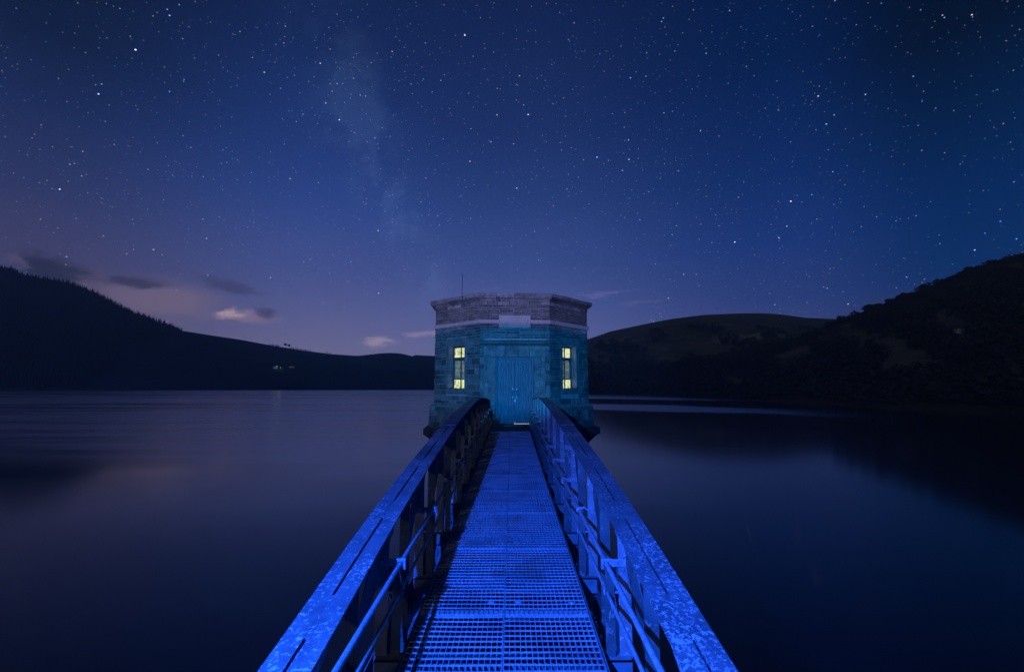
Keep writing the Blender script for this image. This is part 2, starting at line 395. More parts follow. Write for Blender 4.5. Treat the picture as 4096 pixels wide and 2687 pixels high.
def f_water(t, p):
    """wind-ruffled lanes far out (rough, they catch the sky); sheltered water near and at the right is smooth"""
    g = t.n('ShaderNodeNewGeometry').outputs['Position']
    s = t.n('ShaderNodeSeparateXYZ'); t.put(s.inputs[0], g); X, Y, _ = s.outputs
    lane2 = t.noise(t.mapping(g, (.012, .085, 1), (0, 0, R(3))), 1.0, 4, .6)
    lane3 = t.noise(t.mapping(g, (.010, .040, 1)), 1.0, 3, .5)
    wob = t.m('MULTIPLY', t.m('SUBTRACT', t.noise(t.mapping(g, (.02, .05, 1)), 1.0, 4, .6), .5), 30)
    far = t.smooth(t.m('ADD', Y, t.m('MULTIPLY', t.m('SUBTRACT', lane3, .5), 30)), 17, 46)
    shelter = t.smooth(t.m('ADD', X, t.m('MULTIPLY', t.m('SUBTRACT', Y, 130), -.10)), -4, 26)         # lee of the right hill
    q = t.m('ADD', t.m('ADD', Y, t.m('MULTIPLY', X, .5)), wob)                                        # wind lanes slant towards the right bank
    band = t.m('MULTIPLY', t.m('MULTIPLY', t.smooth(q, 106, 117), t.smooth(q, 132, 146, 1, 0)), t.smooth(X, 42, 74, 1, 0))
    r_right = t.m('ADD', band, t.smooth(q, 172, 192), clamp=True)
    px_ = t.m('DIVIDE', t.m('ADD', X, 34), 17.0); py_ = t.m('DIVIDE', t.m('SUBTRACT', Y, t.m('ADD', 30.5, t.m('MULTIPLY', wob, .10))), 5.0)   # a glassy patch by the left bank
    calm = t.m('POWER', 2.718, t.m('MULTIPLY', t.m('ADD', t.m('MULTIPLY', px_, px_), t.m('MULTIPLY', py_, py_)), -1.0))
    r_left = t.m('MULTIPLY', t.m('MULTIPLY', far, t.smooth(lane2, .32, .56, .42, 1.0)), t.m('SUBTRACT', 1.0, calm))
    ruf = t.m('ADD', t.m('MULTIPLY', r_left, t.m('SUBTRACT', 1.0, shelter)), t.m('MULTIPLY', r_right, shelter))
    t.put(p.inputs['Roughness'], t.m('ADD', .10, t.m('MULTIPLY', ruf, .19)))
    t.put(p.inputs['IOR'], t.m('ADD', 1.5, t.m('MULTIPLY', ruf, 8.0)))
    p.inputs['Base Color'].default_value = (.0016, .0085, .0140, 1)
M_WATER = mat('reservoir_water', f_water)

# ------------------------------------------------------------------ terrain
ZW = -4.5
def interp(xs): 
    a = np.array(xs, float)
    return lambda u: float(np.interp(u, a[:, 0], a[:, 1]))
k2 = 1.7210
def noise2(x, y, seed=0):
    return (math.sin(x * .031 + seed) * math.cos(y * .027 - seed * 1.7) + .5 * math.sin(x * .083 + y * .05 + seed * 2.1) + .25 * math.sin(x * .19 - y * .21 + seed)) / 1.75

class Hill:
    def __init__(self, sky_pts, shore_pts, ridge_pts, prof=1.0, amp=3.0, seed=0):
        self.sky, self.shore, self.ridge = interp(sky_pts), interp(shore_pts), interp(ridge_pts)
        self.prof, self.amp, self.seed = prof, amp, seed
    def pt(self, u, s):
        Ds, Dr = self.shore(u), self.ridge(u)
        Y = Ds + (Dr - Ds) * s; X = (u - VPX) / F * Y
        zr = EYE + (HOR - self.sky(u)) / F * Dr
        if s <= 1:
            q = s * (1 - self.prof * (1 - s))
            z = ZW + (zr - ZW) * q + self.amp * noise2(X, Y, self.seed) * math.sin(math.pi * min(max(s, 0), 1)) ** 1.0
        else:
            z = zr - (s - 1) * (zr + 20) * .55
        if s < 0: z = ZW - 3.0
        return Vector((X, Y, z))
    def mesh(self, name, mtl, us, label=None, tintf=None):
        ss = [-.03] + list(np.linspace(0, 1, 41)) + [1.06, 1.2, 1.6, 2.2]
        mb = MB(); n = len(ss)
        for u in us:
            for s in ss: mb.v.append(tuple(self.pt(u, s)))
        for i in range(len(us) - 1):
            for j in range(n - 1):
                mb.f.append((i * n + j, (i + 1) * n + j, (i + 1) * n + j + 1, i * n + j + 1))
                if tintf: mb.c.append(tintf(.5 * (us[i] + us[i + 1]), .5 * (ss[j] + ss[j + 1])))
                else: mb.c.append(None)
        o = mb.build(name, mtl, smooth=True); tag(o, label, None, None, 'structure'); return o

sky_left = [(-3500, 760), (-1500, 900), (-700, 985), (-250, 1050)] + [(x * k2, y * k2) for x, y in (
    (0, 619), (30, 635), (130, 653), (200, 679), (300, 728), (410, 767), (480, 778), (560, 790), (630, 803), (700, 814), (770, 823),
    (830, 827), (850, 825), (885, 821), (910, 820), (935, 822), (958, 828), (966, 825), (1003, 827), (1100, 829), (1250, 826), (1400, 832))]
HL = Hill(sky_left, [(-3500, 120), (-1200, 250), (0, 331), (860, 338), (1720, 352), (2048, 345), (2420, 320)],
          [(-3500, 500), (0, 640), (720, 690), (1000, 860), (1720, 950), (2420, 900)], .12, 3.5, .4)
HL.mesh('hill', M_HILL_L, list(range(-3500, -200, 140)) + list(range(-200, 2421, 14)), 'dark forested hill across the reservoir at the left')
sky_far = [(x * k2, y * k2) for x, y in ((1230, 836), (1300, 812), (1365, 789), (1420, 770), (1480, 757), (1560, 741), (1640, 731), (1720, 727.5), (1770, 727), (1800, 728),
           (1830, 731), (1880, 738), (1960, 741), (2050, 746), (2200, 760), (2500, 790))]
HC = Hill(sky_far, [(2100, 300), (2349, 236), (2926, 230), (4300, 230)], [(2100, 760), (4300, 700)], .06, 4, 1.9)
def tint_c(u, s):
    x, y = u / k2, s
    f = 1.0
    if .30 < s < .56 and 1650 - 160 * (s - .3) / .26 * 0 < x < 1980: pass
    v = noise2(u * .35, s * 240, 3.0)
    f = .62 if v > .15 else (1.0 if v > -.35 else 1.35)
    if s > .72: f = 1.15
    g = (x - 1770) + (s - .40) * 620                      # one pale field running up the slope
    if abs(g + 0) < 95 and .26 < s < .50 and 1655 < x < 1830: f = 2.3
    return (f, f, f * .96)
HC.mesh('hill', M_HILL_R, list(range(2110, 4300, 14)), 'bare rounded hill with fields behind the tower at the right', tint_c)
sky_near = [(x, y) for x, y in ((2230, 1540), (2349, 1524), (2600, 1492), (2926, 1440), (3150, 1380), (3300, 1318), (3373, 1297), (3436, 1276), (3528, 1240),
            (3614, 1202), (3752, 1160), (3870, 1100), (3975, 1066), (4096, 1036), (4300, 985), (4800, 900), (6000, 820), (9000, 700))]
HD = Hill(sky_near, [(2230, 246), (2349, 232), (2926, 154), (3528, 104), (4096, 85), (4800, 66), (6000, 45), (9000, 20)],
          [(2230, 262), (2349, 262), (2926, 300), (3528, 320), (4096, 310), (6000, 200), (9000, 110)], .10, 2.5, 5.1)
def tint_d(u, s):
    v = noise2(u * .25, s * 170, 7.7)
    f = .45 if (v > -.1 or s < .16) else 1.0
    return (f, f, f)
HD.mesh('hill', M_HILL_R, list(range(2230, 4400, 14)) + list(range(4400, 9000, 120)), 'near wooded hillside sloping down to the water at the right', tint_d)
wm = MB(); wm.add([(-2500, -400, ZW), (2500, -400, ZW), (2500, 1500, ZW), (-2500, 1500, ZW)], [(0, 1, 2, 3)])
tag(wm.build('water', M_WATER), 'still dark reservoir water reflecting the night sky', None, None, 'structure')

# ------------------------------------------------------------------ trees
def conifer_geo(h, r, rnd, tiers=4, n=7):
    vs, fs = [], []
    for k in range(tiers):
        z0 = h * (.10 + .80 * k / tiers); z1 = h * (.10 + .80 * k / tiers + 1.35 / tiers); z1 = min(z1, h)
        rr = r * (1 - .86 * k / tiers); o = len(vs); a0 = rnd.random() * 6
        for i in range(n):
            q = rr * (.7 + .5 * rnd.random()); a = a0 + i * 2 * math.pi / n
            vs.append((q * math.cos(a), q * math.sin(a), z0 - .06 * h * rnd.random()))
        vs.append((0, 0, z1)); fs += [(o + i, o + (i + 1) % n, o + n) for i in range(n)]
    return vs, fs
def crown_geo(h, r, rnd, nq=260, q=.55, zlo=.28):
    """leaf clumps spread through several uneven lobes"""
    lobes = [(rnd.gauss(0, .34) * r, rnd.gauss(0, .34) * r, h * rnd.uniform(zlo + .14, .84), r * rnd.uniform(.38, .66)) for _ in range(9)] + [(0, 0, h * .62, r * .7)]
    vs, fs = [], []
    for _ in range(nq):
        lx, ly, lz, lr = rnd.choice(lobes)
        d = Vector((rnd.gauss(0, 1), rnd.gauss(0, 1), rnd.gauss(0, 1))).normalized() * lr * rnd.uniform(.55, 1.0)
        c = Vector((lx, ly, lz)) + Vector((d.x, d.y, d.z * .85))
        if c.z > h: c.z = h
        a = Vector((rnd.gauss(0, 1), rnd.gauss(0, 1), rnd.gauss(0, 1))).normalized(); b = a.orthogonal().normalized(); s = q * rnd.uniform(.6, 1.4)
        o = len(vs); vs += [tuple(c + a * s), tuple(c + b * s * .8), tuple(c - a * s * .9), tuple(c - b * s * .7)]; fs.append((o, o + 1, o + 2, o + 3))
    return vs, fs
def trunk_mb(h, r, rnd):
    m = MB(); m.tube([(0, 0, -.6), (.05 * r, 0, h * .25), (rnd.uniform(-.1, .1) * r, .04, h * .62)], [.075 * r + .08, .05 * r + .06, .03], 7)
    for k in range(4):
        a = rnd.random() * 6.28; z = h * rnd.uniform(.28, .42)
        m.tube([(0, 0, z), (math.cos(a) * r * .3, math.sin(a) * r * .3, z + h * .14), (math.cos(a) * r * .6, math.sin(a) * r * .6, z + h * .26)], [.03 * r + .04, .02 * r + .03, .015], 5)
    return m

# conifer plantation: one mass
rnd = random.Random(3)
protos = [conifer_geo(1, .2, rnd, 3, 6) for _ in range(6)]
pv = [np.array(p[0]) for p in protos]
V, Fc, off = [], [], 0
for u in np.arange(-900, 730, 11.5):
    s = .015
    while s < 1.0:
        uu = u + rnd.uniform(-6, 6)
        edge = 718 - 420 * max(0, .9 - s)                 # plantation edge running down the slope
        if uu < edge:
            ss = min(s + rnd.uniform(-.006, .006), .995)
            p = HL.pt(uu, ss); k = rnd.randrange(6); h = rnd.uniform(5.2, 7.6); 
            V.append(pv[k] * np.array([h, h, h]) + np.array([p.x, p.y, p.z - .3]))
            Fc.extend([tuple(i + off for i in f) for f in protos[k][1]]); off += len(pv[k])
        s += .0145
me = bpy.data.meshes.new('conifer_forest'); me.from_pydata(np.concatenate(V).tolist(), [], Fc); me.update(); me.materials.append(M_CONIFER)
fo = bpy.data.objects.new('conifer_forest', me); COL.objects.link(fo)
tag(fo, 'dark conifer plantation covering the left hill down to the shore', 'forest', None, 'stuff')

# single conifers that stand out on the ridge
cm = []
for i in range(5):
    v, f = conifer_geo(1, .17, rnd, 5, 8); m = MB(); m.add(v, f); m.tube([(0, 0, -.1), (0, 0, .14)], .02, 6); cm.append(m)
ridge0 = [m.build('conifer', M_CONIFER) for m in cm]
used = set()
u = 235.0; i = 0
while u < 712:
    k = i % 5
    o = ridge0[k] if k not in used else ridge0[k].copy()
    if k in used: COL.objects.link(o)
    used.add(k)
    s = rnd.uniform(.985, 1.0); p = HL.pt(u, s); h = rnd.uniform(6.2, 9.6)
    o.location = (p.x, p.y, p.z - .3); o.scale = (h * .9, h * .9, h); o.rotation_euler = (0, 0, rnd.random() * 6)
    tag(o, 'spiky dark conifer in the ragged row along the left ridge', 'tree', 'conifers along the left ridge')
    u += rnd.uniform(3.2, 7.2); i += 1

def broad_tree(name, loc, h, r, seed, label, cat, group=None, nq=260, q=.5, leaf=None, zlo=.28):
    rd = random.Random(seed)
    t = thing(name, loc, label, cat, group, rd.random() * 6)
    m = MB(); m.add(*crown_geo(h, r, rd, nq, q, zlo)); m.build('crown', leaf or M_LEAF, t)
    trunk_mb(h, r, rd).build('trunk', M_BARK, t)
    return t
# trees on the low skyline left of the tower
for j, (u, h, r, lab) in enumerate(((1140, 9.0, 2.9, 'taller of the two round trees standing clear on the low left skyline'), (1153, 7.6, 2.8, 'lower leaning tree beside the tall round one on the low left skyline'))):
    p = HL.pt(u, 1.0); broad_tree('round_tree', p, h, r, 40 + j, lab, 'tree', None, 220, .6, zlo=.42)
p0 = None
for j, u in enumerate((1076, 1082, 1090, 1102, 1107, 1113, 1163, 1170, 1183, 1191, 1203, 1214, 1221, 1231, 1240, 1306, 1320)):
    p = HL.pt(u, .998); h = rnd.uniform(2.2, 4.2)
    if p0 is None: p0 = broad_tree('bush', p, 5.0, 2.9, 70, 'low dark bush on the skyline around the two round trees', 'bush', 'bushes on the left skyline', 130, .6, zlo=.1); o = p0
    else: o = copy_tree(p0)
    o.location = p; o.scale = (h / 5, h / 5, h / 5 * rnd.uniform(.7, 1)); o.rotation_euler = (0, 0, rnd.random() * 6)

# woods on the right: skyline trees one by one, the slopes as one mass
tp = [broad_tree('hillside_tree', (0, 0, 0), 1.0 * 7, 3.4, 100 + j, 'x', 'tree', 'trees along the right skyline', 900, .40, zlo=.02) for j in range(5)]
us = []; u = 3330.0
while u < 4240: us.append(u); u += rnd.uniform(13, 27)
for j, u in enumerate(us):
    o = tp[j] if j < 5 else copy_tree(tp[j % 5])
    p = HD.pt(u, rnd.uniform(.97, 1.0)); big = rnd.random() < .16
    h = rnd.uniform(.8, 1.15) * (1.25 if big else .82)
    o.location = (p.x, p.y, p.z - 1.2); o.scale = (h * 1.3, h * 1.3, h * rnd.uniform(.85, 1.0)); o.rotation_euler = (0, 0, rnd.random() * 6.28)
    o['label'] = 'bushy dark tree on the skyline of the right hillside'
rd = random.Random(9)
wp = [crown_geo(1, .48, rd, 110, .105, .05) for _ in range(6)]; wpv = [np.array(q[0]) for q in wp]
V, Fc, off = [], [], 0
def plant(p, h):
    global off
    k = rd.randrange(6); V.append(wpv[k] * np.array([h * 1.15, h * 1.15, h]) + np.array([p.x, p.y, p.z - .3])); Fc.extend([tuple(i + off for i in f) for f in wp[k][1]]); off += len(wpv[k])
for _ in range(1500):
    u = rd.uniform(2300, 4500); s = rd.uniform(0.01, .98)
    if noise2(u * .25, s * 170, 7.7) > -.18 or s < .10 or u > 3900 or s > .8: plant(HD.pt(u, s), rd.uniform(3.5, 7.5))
for _ in range(1100):
    u = rd.uniform(2180, 3600); s = rd.uniform(.0, .66)
    if noise2(u * .35, s * 240, 3.0) > (.15 if s > .2 else -.3): plant(HC.pt(u, s), rd.uniform(4, 8))
me = bpy.data.meshes.new('woodland'); me.from_pydata(np.concatenate(V).tolist(), [], Fc); me.update(); me.materials.append(M_WOOD)
fo = bpy.data.objects.new('woodland', me); COL.objects.link(fo)
tag(fo, 'black broadleaf woodland over the slopes of the right hills', 'woodland', None, 'stuff')

# pale outcrops on the dark right slope
def outcrop(u, y, label, seed):
    rd = random.Random(seed); best = None
    for s in np.linspace(.02, .98, 200):
        p = HD.pt(u, s); yy = HOR - (p.z - EYE) / p.y * F
        if best is None or abs(yy - y) < best[0]: best = (abs(yy - y), p)
    p = best[1]; m = MB(); k = p.y / F
    for q in range(9):
        c = Vector((rd.uniform(-24, 24) * k, rd.uniform(-.8, .2), rd.uniform(2, 8) * k)); rr = rd.uniform(5, 11) * k
        vs = []; n = 7
        for zz, f in ((-.9, 1.05), (.1, 1.0), (.7, .7), (1.0, .25)):
            for i in range(n): a = i * 2 * math.pi / n; g = f * rd.uniform(.75, 1.1); vs.append((c.x + math.cos(a) * rr * g, c.y + math.sin(a) * rr * g * .7, c.z + zz * rr * 1.2))
        fs = [(r_ * n + i, r_ * n + (i + 1) % n, (r_ + 1) * n + (i + 1) % n, (r_ + 1) * n + i) for r_ in range(3) for i in range(n)] + [tuple(range(3 * n, 4 * n))]
        m.add(vs, fs)
    o = m.build('rock_outcrop', M_ROCK, None, False, (p.x, p.y - 2.0, p.z + 1.2)); tag(o, label, 'rock')
outcrop(3828, 1345, 'pale rock outcrop high among the trees of the right slope', 1)
outcrop(3622, 1556, 'pale rock outcrop low down near the right shore', 2)

# the lit farm on the far shore, left of the tower
def on_left(u, y):
    best = None
    for s in np.linspace(.02, .98, 300):
        p = HL.pt(u, s); yy = HOR - (p.z - EYE) / p.y * F
        if best is None or abs(yy - y) < best[0]: best = (abs(yy - y), p)
    return best[1]
pf = on_left(1104, 1473)
fh = thing('farmhouse', pf, 'small whitewashed farmhouse lit up on the far hillside left of the tower', 'house', None, R(12))
m = MB(); m.box(-2.2, 2.2, -1.6, 1.6, -.8, 2.0); m.add([(-2.2, -1.6, 2.0), (-2.2, 1.6, 2.0), (-2.2, 0, 3.1)], [(0, 1, 2)]); m.add([(2.2, -1.6, 2.0), (2.2, 1.6, 2.0), (2.2, 0, 3.1)], [(0, 2, 1)])
m.build('wall', M_WHITE, fh)
m = MB(); m.bar((0, -.95, 2.52), (0, -.951, 2.521), .1, .1); m = MB()
for sgn in (-1, 1): m.add([(-2.4, sgn * 1.85, 1.86), (2.4, sgn * 1.85, 1.86), (2.4, 0, 3.16), (-2.4, 0, 3.16), (-2.4, sgn * 1.85, 2.0), (2.4, sgn * 1.85, 2.0), (2.4, 0, 3.3), (-2.4, 0, 3.3)], [(0, 1, 2, 3), (4, 5, 6, 7), (0, 1, 5, 4), (0, 3, 7, 4), (1, 2, 6, 5)])
m.build('roof', M_SLATE, fh)
for x in (-1.2, 1.1):
    m = MB(); m.box(x - .35, x + .35, -1.64, -1.605, .6, 1.4); m.build('window', M_FRAME, fh)
m = MB(); m.box(-.28, .28, -1.64, -1.605, -.4, 1.2); m.build('door', M_DOOR, fh)
def yard_lamp(u, y, label, power, colr, h=3.4):
    p = on_left(u, y); t = thing('yard_lamp', p, label, 'lamp', None)
    m = MB(); m.tube([(0, 0, -.3), (0, 0, h), (0, -.3, h + .3), (0, -.7, h + .35)], [.06, .05, .04, .04], 8); m.build('pole', M_STEEL, t)
    m = MB(); m.box(-.18, .18, -1.0, -.6, h + .33, h + .44); hd = m.build('lamp_head', M_STEEL, t)
    m = MB(); m.dome((0, -.8, h + .33), (0, 0, -1), .24, .2); m.build('bulb', M_BULB, hd)
    lt = light('yard_light', 'POINT', (p.x, p.y - 1.4, p.z + h - .1), energy=power, color=colr, shadow_soft_size=.2)
    return t
yard_lamp(1109, 1478, 'small yard lamp with a pale green light before the farmhouse', 130, (.55, 1.0, .85))
yard_lamp(1126, 1483, 'yard lamp with a yellowish light among the bushes right of the farmhouse', 150, (.85, 1.0, .35))
M_YARD = mat('garden_leaf', f_leaf((.10, .13, .06, 1), (.06, .08, .035, 1), .6))
for u, y, h, r, lab in ((1113, 1470, 7.0, 2.0, 'thin pale tree lit from below behind the farmhouse'), (1122, 1478, 3.6, 2.0, 'yellow-lit bush nearest the farmhouse'),
                        (1131, 1481, 3.2, 1.7, 'yellow-lit bush at the end of the lit yard')):
    p = on_left(u, y); broad_tree('garden_bush' if h < 5 else 'garden_tree', (p.x, p.y + .6, p.z), h, r, int(u), lab, 'bush' if h < 5 else 'tree', None, 110, .36, M_YARD, .1)
for u, lab in ((1164, 'left of two tiny pale sheds on the far hillside'), (1175, 'right of two tiny pale sheds on the far hillside')):
    p = on_left(u, 1470); sh = thing('shed', p, lab, 'shed')
    m = MB(); m.box(-1.1, 1.1, -.8, .8, -.4, 1.3); m.build('wall', M_WHITE, sh)
    m = MB(); m.add([(-1.2, -.95, 1.22), (1.2, -.95, 1.22), (1.2, .95, 1.7), (-1.2, .95, 1.7), (-1.2, -.95, 1.32), (1.2, -.95, 1.32), (1.2, .95, 1.8), (-1.2, .95, 1.8)], [(0, 1, 2, 3), (4, 5, 6, 7), (0, 1, 5, 4), (1, 2, 6, 5), (2, 3, 7, 6), (3, 0, 4, 7)]); m.build('roof', M_SLATE, sh)
    light('shed_light', 'POINT', (p.x, p.y - 2.2, p.z + 1.6), energy=9, color=(.7, .75, .9), shadow_soft_size=.2)

# ------------------------------------------------------------------ valve tower
A = 2.23; AP = A * 1.20711; D0 = 14.56
TW = thing('valve_tower', (-.06, D0 + AP, 0), 'octagonal stone valve tower with lit windows at the end of the footbridge', 'tower', None, R(3.2))
def face_m(k, off=0.0):
    """frame of face k: x along the face, y into the wall, z up; origin at the middle of the face, k=0 faces the bridge"""
    a = k * math.pi / 4
    return Matrix.Rotation(a, 4, 'Z') @ Matrix.Translation((0, -AP - off, 0))
def octo(off):   # corner points of the octagon grown outwards by off
    rr = (AP + off) / math.cos(math.pi / 8)
    return [(rr * math.sin(math.pi / 8 + i * math.pi / 4), -rr * math.cos(math.pi / 8 + i * math.pi / 4)) for i in range(8)]
def ring(mb, prof, col=None, cap_top=False, cap_bot=False):
    """prof: list of (offset, z) swept round the octagon"""
    rows = [[(x, y, z) for x, y in octo(o)] for o, z in prof]
    vs = [p for r_ in rows for p in r_]; fs = []
    for j in range(len(prof) - 1):
        for i in range(8): fs.append((j * 8 + i, j * 8 + (i + 1) % 8, (j + 1) * 8 + (i + 1) % 8, (j + 1) * 8 + i))
    if cap_top: fs.append(tuple(range((len(prof) - 1) * 8, len(prof) * 8)))
    if cap_bot: fs.append(tuple(reversed(range(8))))
    mb.add(vs, fs, col)
trnd = random.Random(21)
def block(mb, M, u0, u1, z0, z1, pr, back=.03, ins=.007, col=None):
    """one stone with pillowed edges, its face pr proud of the wall plane"""
    j = lambda s: trnd.uniform(-s, s)
    bq = [(u0, back, z0), (u1, back, z0), (u1, back, z1), (u0, back, z1)]
    mid = [(u0 + j(.003), -pr * .35, z0 + j(.002)), (u1 + j(.003), -pr * .35, z0 + j(.002)), (u1 + j(.003), -pr * .35, z1 + j(.002)), (u0 + j(.003), -pr * .35, z1 + j(.002))]
    fr = [(u0 + ins, -pr + j(.004), z0 + ins), (u1 - ins, -pr + j(.004), z0 + ins), (u1 - ins, -pr + j(.004), z1 - ins), (u0 + ins, -pr + j(.004), z1 - ins)]
    vs = [M @ Vector(p) for p in bq + mid + fr]; fs = [(8, 9, 10, 11)]
    for b in (0, 4):
        for i in range(4): fs.append((b + i, b + (i + 1) % 4, b + 4 + (i + 1) % 4, b + 4 + i))
    mb.add(vs, fs, col)
def tone(lo=.62, hi=1.25):
    g = trnd.uniform(lo, hi); return (g * trnd.uniform(.94, 1.08), g, g * trnd.uniform(.92, 1.06))
def courses(mb, k, off, z0, z1, hlo, hhi, wlo, whi, holes=(), half=None, joint=.015, pr=(.004, .026), tn=(.5, 1.4)):
    M = face_m(k, off); half = half or (AP + off) * math.tan(math.pi / 8)
    z = z0
    while z < z1 - .02:
        h = trnd.uniform(hlo, hhi)
        if z1 - z - h < hlo * .6: h = z1 - z
        segs = [(-half, half)]
        for a, b, c, d in holes:
            if z + h > c + .004 and z < d - .004:
                ns = []
                for p, q in segs:
                    if b <= p or a >= q: ns.append((p, q)); continue
                    if a > p + .03: ns.append((p, a))
                    if b < q - .03: ns.append((b, q))
                segs = ns
        for p, q in segs:
            u = p
            while u < q - .005:
                wd = trnd.uniform(wlo, whi)
                if q - u - wd < wlo * .7: wd = q - u
                pp = trnd.uniform(*pr)
                if u == -half or u + wd >= half - 1e-6: pp = max(pp, pr[1] * trnd.uniform(.5, 1.5))
                block(mb, M, u + (joint / 2 if u > -half else -.004), u + wd - (joint / 2 if u + wd < half else -.004), z + joint / 2, z + h - joint / 2, pp, col=tone(*tn))
                u += wd
        z += h
Z_DOOR = .18
DOOR_HOLE = (-.60, .60, Z_DOOR - .05, 2.31); SURR = (-.985, .985, -.2, 2.84)
WIN = (-.40, .40, 1.27, 2.72); WSUR = (-.53, .53, 1.10, 2.97)
walls = MB()
for k in range(8):
    h1 = [SURR] if k == 0 else ([WSUR] if k in (1, 7, 3, 5) else [])
    courses(walls, k, 0, .77, 2.28, .12, .22, .22, .52, h1)
    courses(walls, k, 0, 2.28, 3.36, .075, .10, .26, .50, h1 + ([(-.51, .51, 3.22, 3.4)] if k == 0 else []), tn=(.55, 1.2))
    courses(walls, k, 0, 3.50, 3.98, .045, .075, .18, .46, [(-.51, .51, 3.4, 3.64)] if k == 0 else [], pr=(.003, .016), tn=(.5, 1.15))
wall = walls.build('wall', M_STONE, TW)
# mortar bed behind the stones, left open at the door and windows
mo = MB()
def plane_holes(mb, M, half, z0, z1, hole, y=.004):
    a, b, c, d = hole if hole else (0, 0, z0, z0)
    rects = [(-half, half, z0, z1)] if not hole else [(-half, a, z0, z1), (b, half, z0, z1), (a, b, z0, c), (a, b, d, z1)]
    for p, q, r_, s_ in rects:
        if q - p > 1e-4 and s_ - r_ > 1e-4: mb.add([M @ Vector(v) for v in ((p, y, r_), (q, y, r_), (q, y, s_), (p, y, s_))], [(0, 1, 2, 3)])
for k in range(8):
    hole = (-.60, .60, -.3, 2.31) if k == 0 else (WIN if k in (1, 7, 3, 5) else None)
    plane_holes(mo, face_m(k), A / 2, -.3, 4.15, hole)
mo.build('mortar', M_MORTAR, wall)
# battered plinth, ledge and the shaft standing in the water
pl = MB()
for k in range(8):
    courses(pl, k, .15, -.06, .68, .17, .26, .26, .55, [(-.62, .62, -.1, 2)] if k == 0 else [], pr=(.006, .04))
plinth = pl.build('plinth', M_STONE, TW)
pb = MB()
for i in range(8):
    cs = [octo(o_) for o_ in (.146, .146, .02)]; j = (i + 1) % 8
    if i == 7: continue
    pb.add([(*cs[0][i], -.1), (*cs[0][j], -.1), (*cs[1][j], .70), (*cs[1][i], .70), (*cs[2][j], .79), (*cs[2][i], .79)], [(0, 1, 2, 3), (3, 2, 4, 5)])
# front face plinth in two halves beside the door
c0, c1 = octo(.146), octo(.02); zx = -(AP + .146); zi = -(AP + .02)
for x0, x1, xi0, xi1 in ((c0[7][0], -.62, c1[7][0], -.62), (.62, c0[0][0], .62, c1[0][0])):
    pb.add([(x0, zx, -.1), (x1, zx, -.1), (x1, zx, .70), (x0, zx, .70), (xi1, zi, .79), (xi0, zi, .79)], [(0, 1, 2, 3), (3, 2, 4, 5)])
pb.build('weathering', M_ASHLAR, plinth)
lg = MB()
for k in range(8): courses(lg, k, .33, -.30, -.06, .24, .24, .35, .7, pr=(.01, .05), tn=(.45, .9))
ring(lg, [(-.3, -.062), (.34, -.062), (.34, -.29), (.22, -.38), (.0, -.62), (-.12, -.66), (-.12, -6.0)], (.55, .55, .55))
lg.build('base_ledge', M_STONE, TW)
# string course, cornice, coping, roof
sc_ = MB(); ring(sc_, [(-.02, 3.345), (.05, 3.36), (.075, 3.40), (.075, 3.455), (.04, 3.50), (-.02, 3.512)], (1.15, 1.1, 1.1))
bevel(sc_.build('string_course', M_PLAQUE, TW), .008)
co_ = MB()
for k in range(8): courses(co_, k, .01, 3.98, 4.095, .115, .115, .22, .48, pr=(.008, .02), tn=(.55, 1.6))
prof = [(.02, 4.095), (.035, 4.11), (.06, 4.135), (.10, 4.165), (.15, 4.19), (.175, 4.20), (.175, 4.225)]
for k in range(8):
    M = face_m(k); u0 = -1
    n = 4
    cuts = [-1.0] + sorted(trnd.uniform(-.62, .62) for _ in range(n - 1)) + [1.0]
    for a, b in zip(cuts[:-1], cuts[1:]):
        t_ = tone(.6, 1.5); rows = []
        jit = trnd.uniform(-.012, .012)
        for o_, z in prof:
            hw = (AP + o_) * math.tan(math.pi / 8); e = .005
            rows += [M @ Vector((a * hw + (e if a > -1 else 0), -o_ + jit, z)), M @ Vector((b * hw - (e if b < 1 else 0), -o_ + jit, z))]
        co_.add(rows, [(2 * i, 2 * i + 1, 2 * i + 3, 2 * i + 2) for i in range(len(prof) - 1)], t_)
ring(co_, [(.005, 4.0), (.01, 4.10), (.12, 4.19), (.14, 4.23)], (.3, .3, .3))
co_.build('cornice', M_ASHLAR, TW)
cp = MB()
for k in range(8):
    M = face_m(k); cuts = [-1.0] + [v + trnd.uniform(-.08, .08) for v in (-.45, .05, .5)] + [1.0]
    for a, b in zip(cuts[:-1], cuts[1:]):
        hw = (AP + .205) * math.tan(math.pi / 8); hi = (AP - .25) * math.tan(math.pi / 8); e = .004; dz_ = trnd.uniform(-.008, .008); jo = trnd.uniform(-.008, .008)
        q = [(a * hw + e, -.205 + jo, 4.228), (b * hw - e, -.205 + jo, 4.228), (b * hw - e, -.205 + jo, 4.335 + dz_), (a * hw + e, -.205 + jo, 4.335 + dz_), (b * hi - e, .25, 4.372 + dz_), (a * hi + e, .25, 4.372 + dz_), (b * hi - e, .25, 4.228), (a * hi + e, .25, 4.228)]
        cp.add([M @ Vector(v) for v in q], [(0, 1, 2, 3), (3, 2, 4, 5), (0, 3, 5, 7), (1, 6, 4, 2), (0, 7, 6, 1)], tone(.8, 1.35))
bevel(cp.build('coping', M_ASHLAR, TW), .012)
rf = MB(); ring(rf, [(-.2, 4.30), (-.26, 4.345), (-1.6, 4.40)], None, True); rf.build('roof', M_SLATE, TW)
# blank stone plaque
pq = MB(); M = face_m(0); pq.box(-.50, .50, -.10, .02, 3.225, 3.635, None, M); bevel(pq.build('plaque', M_PLAQUE, TW), .006)
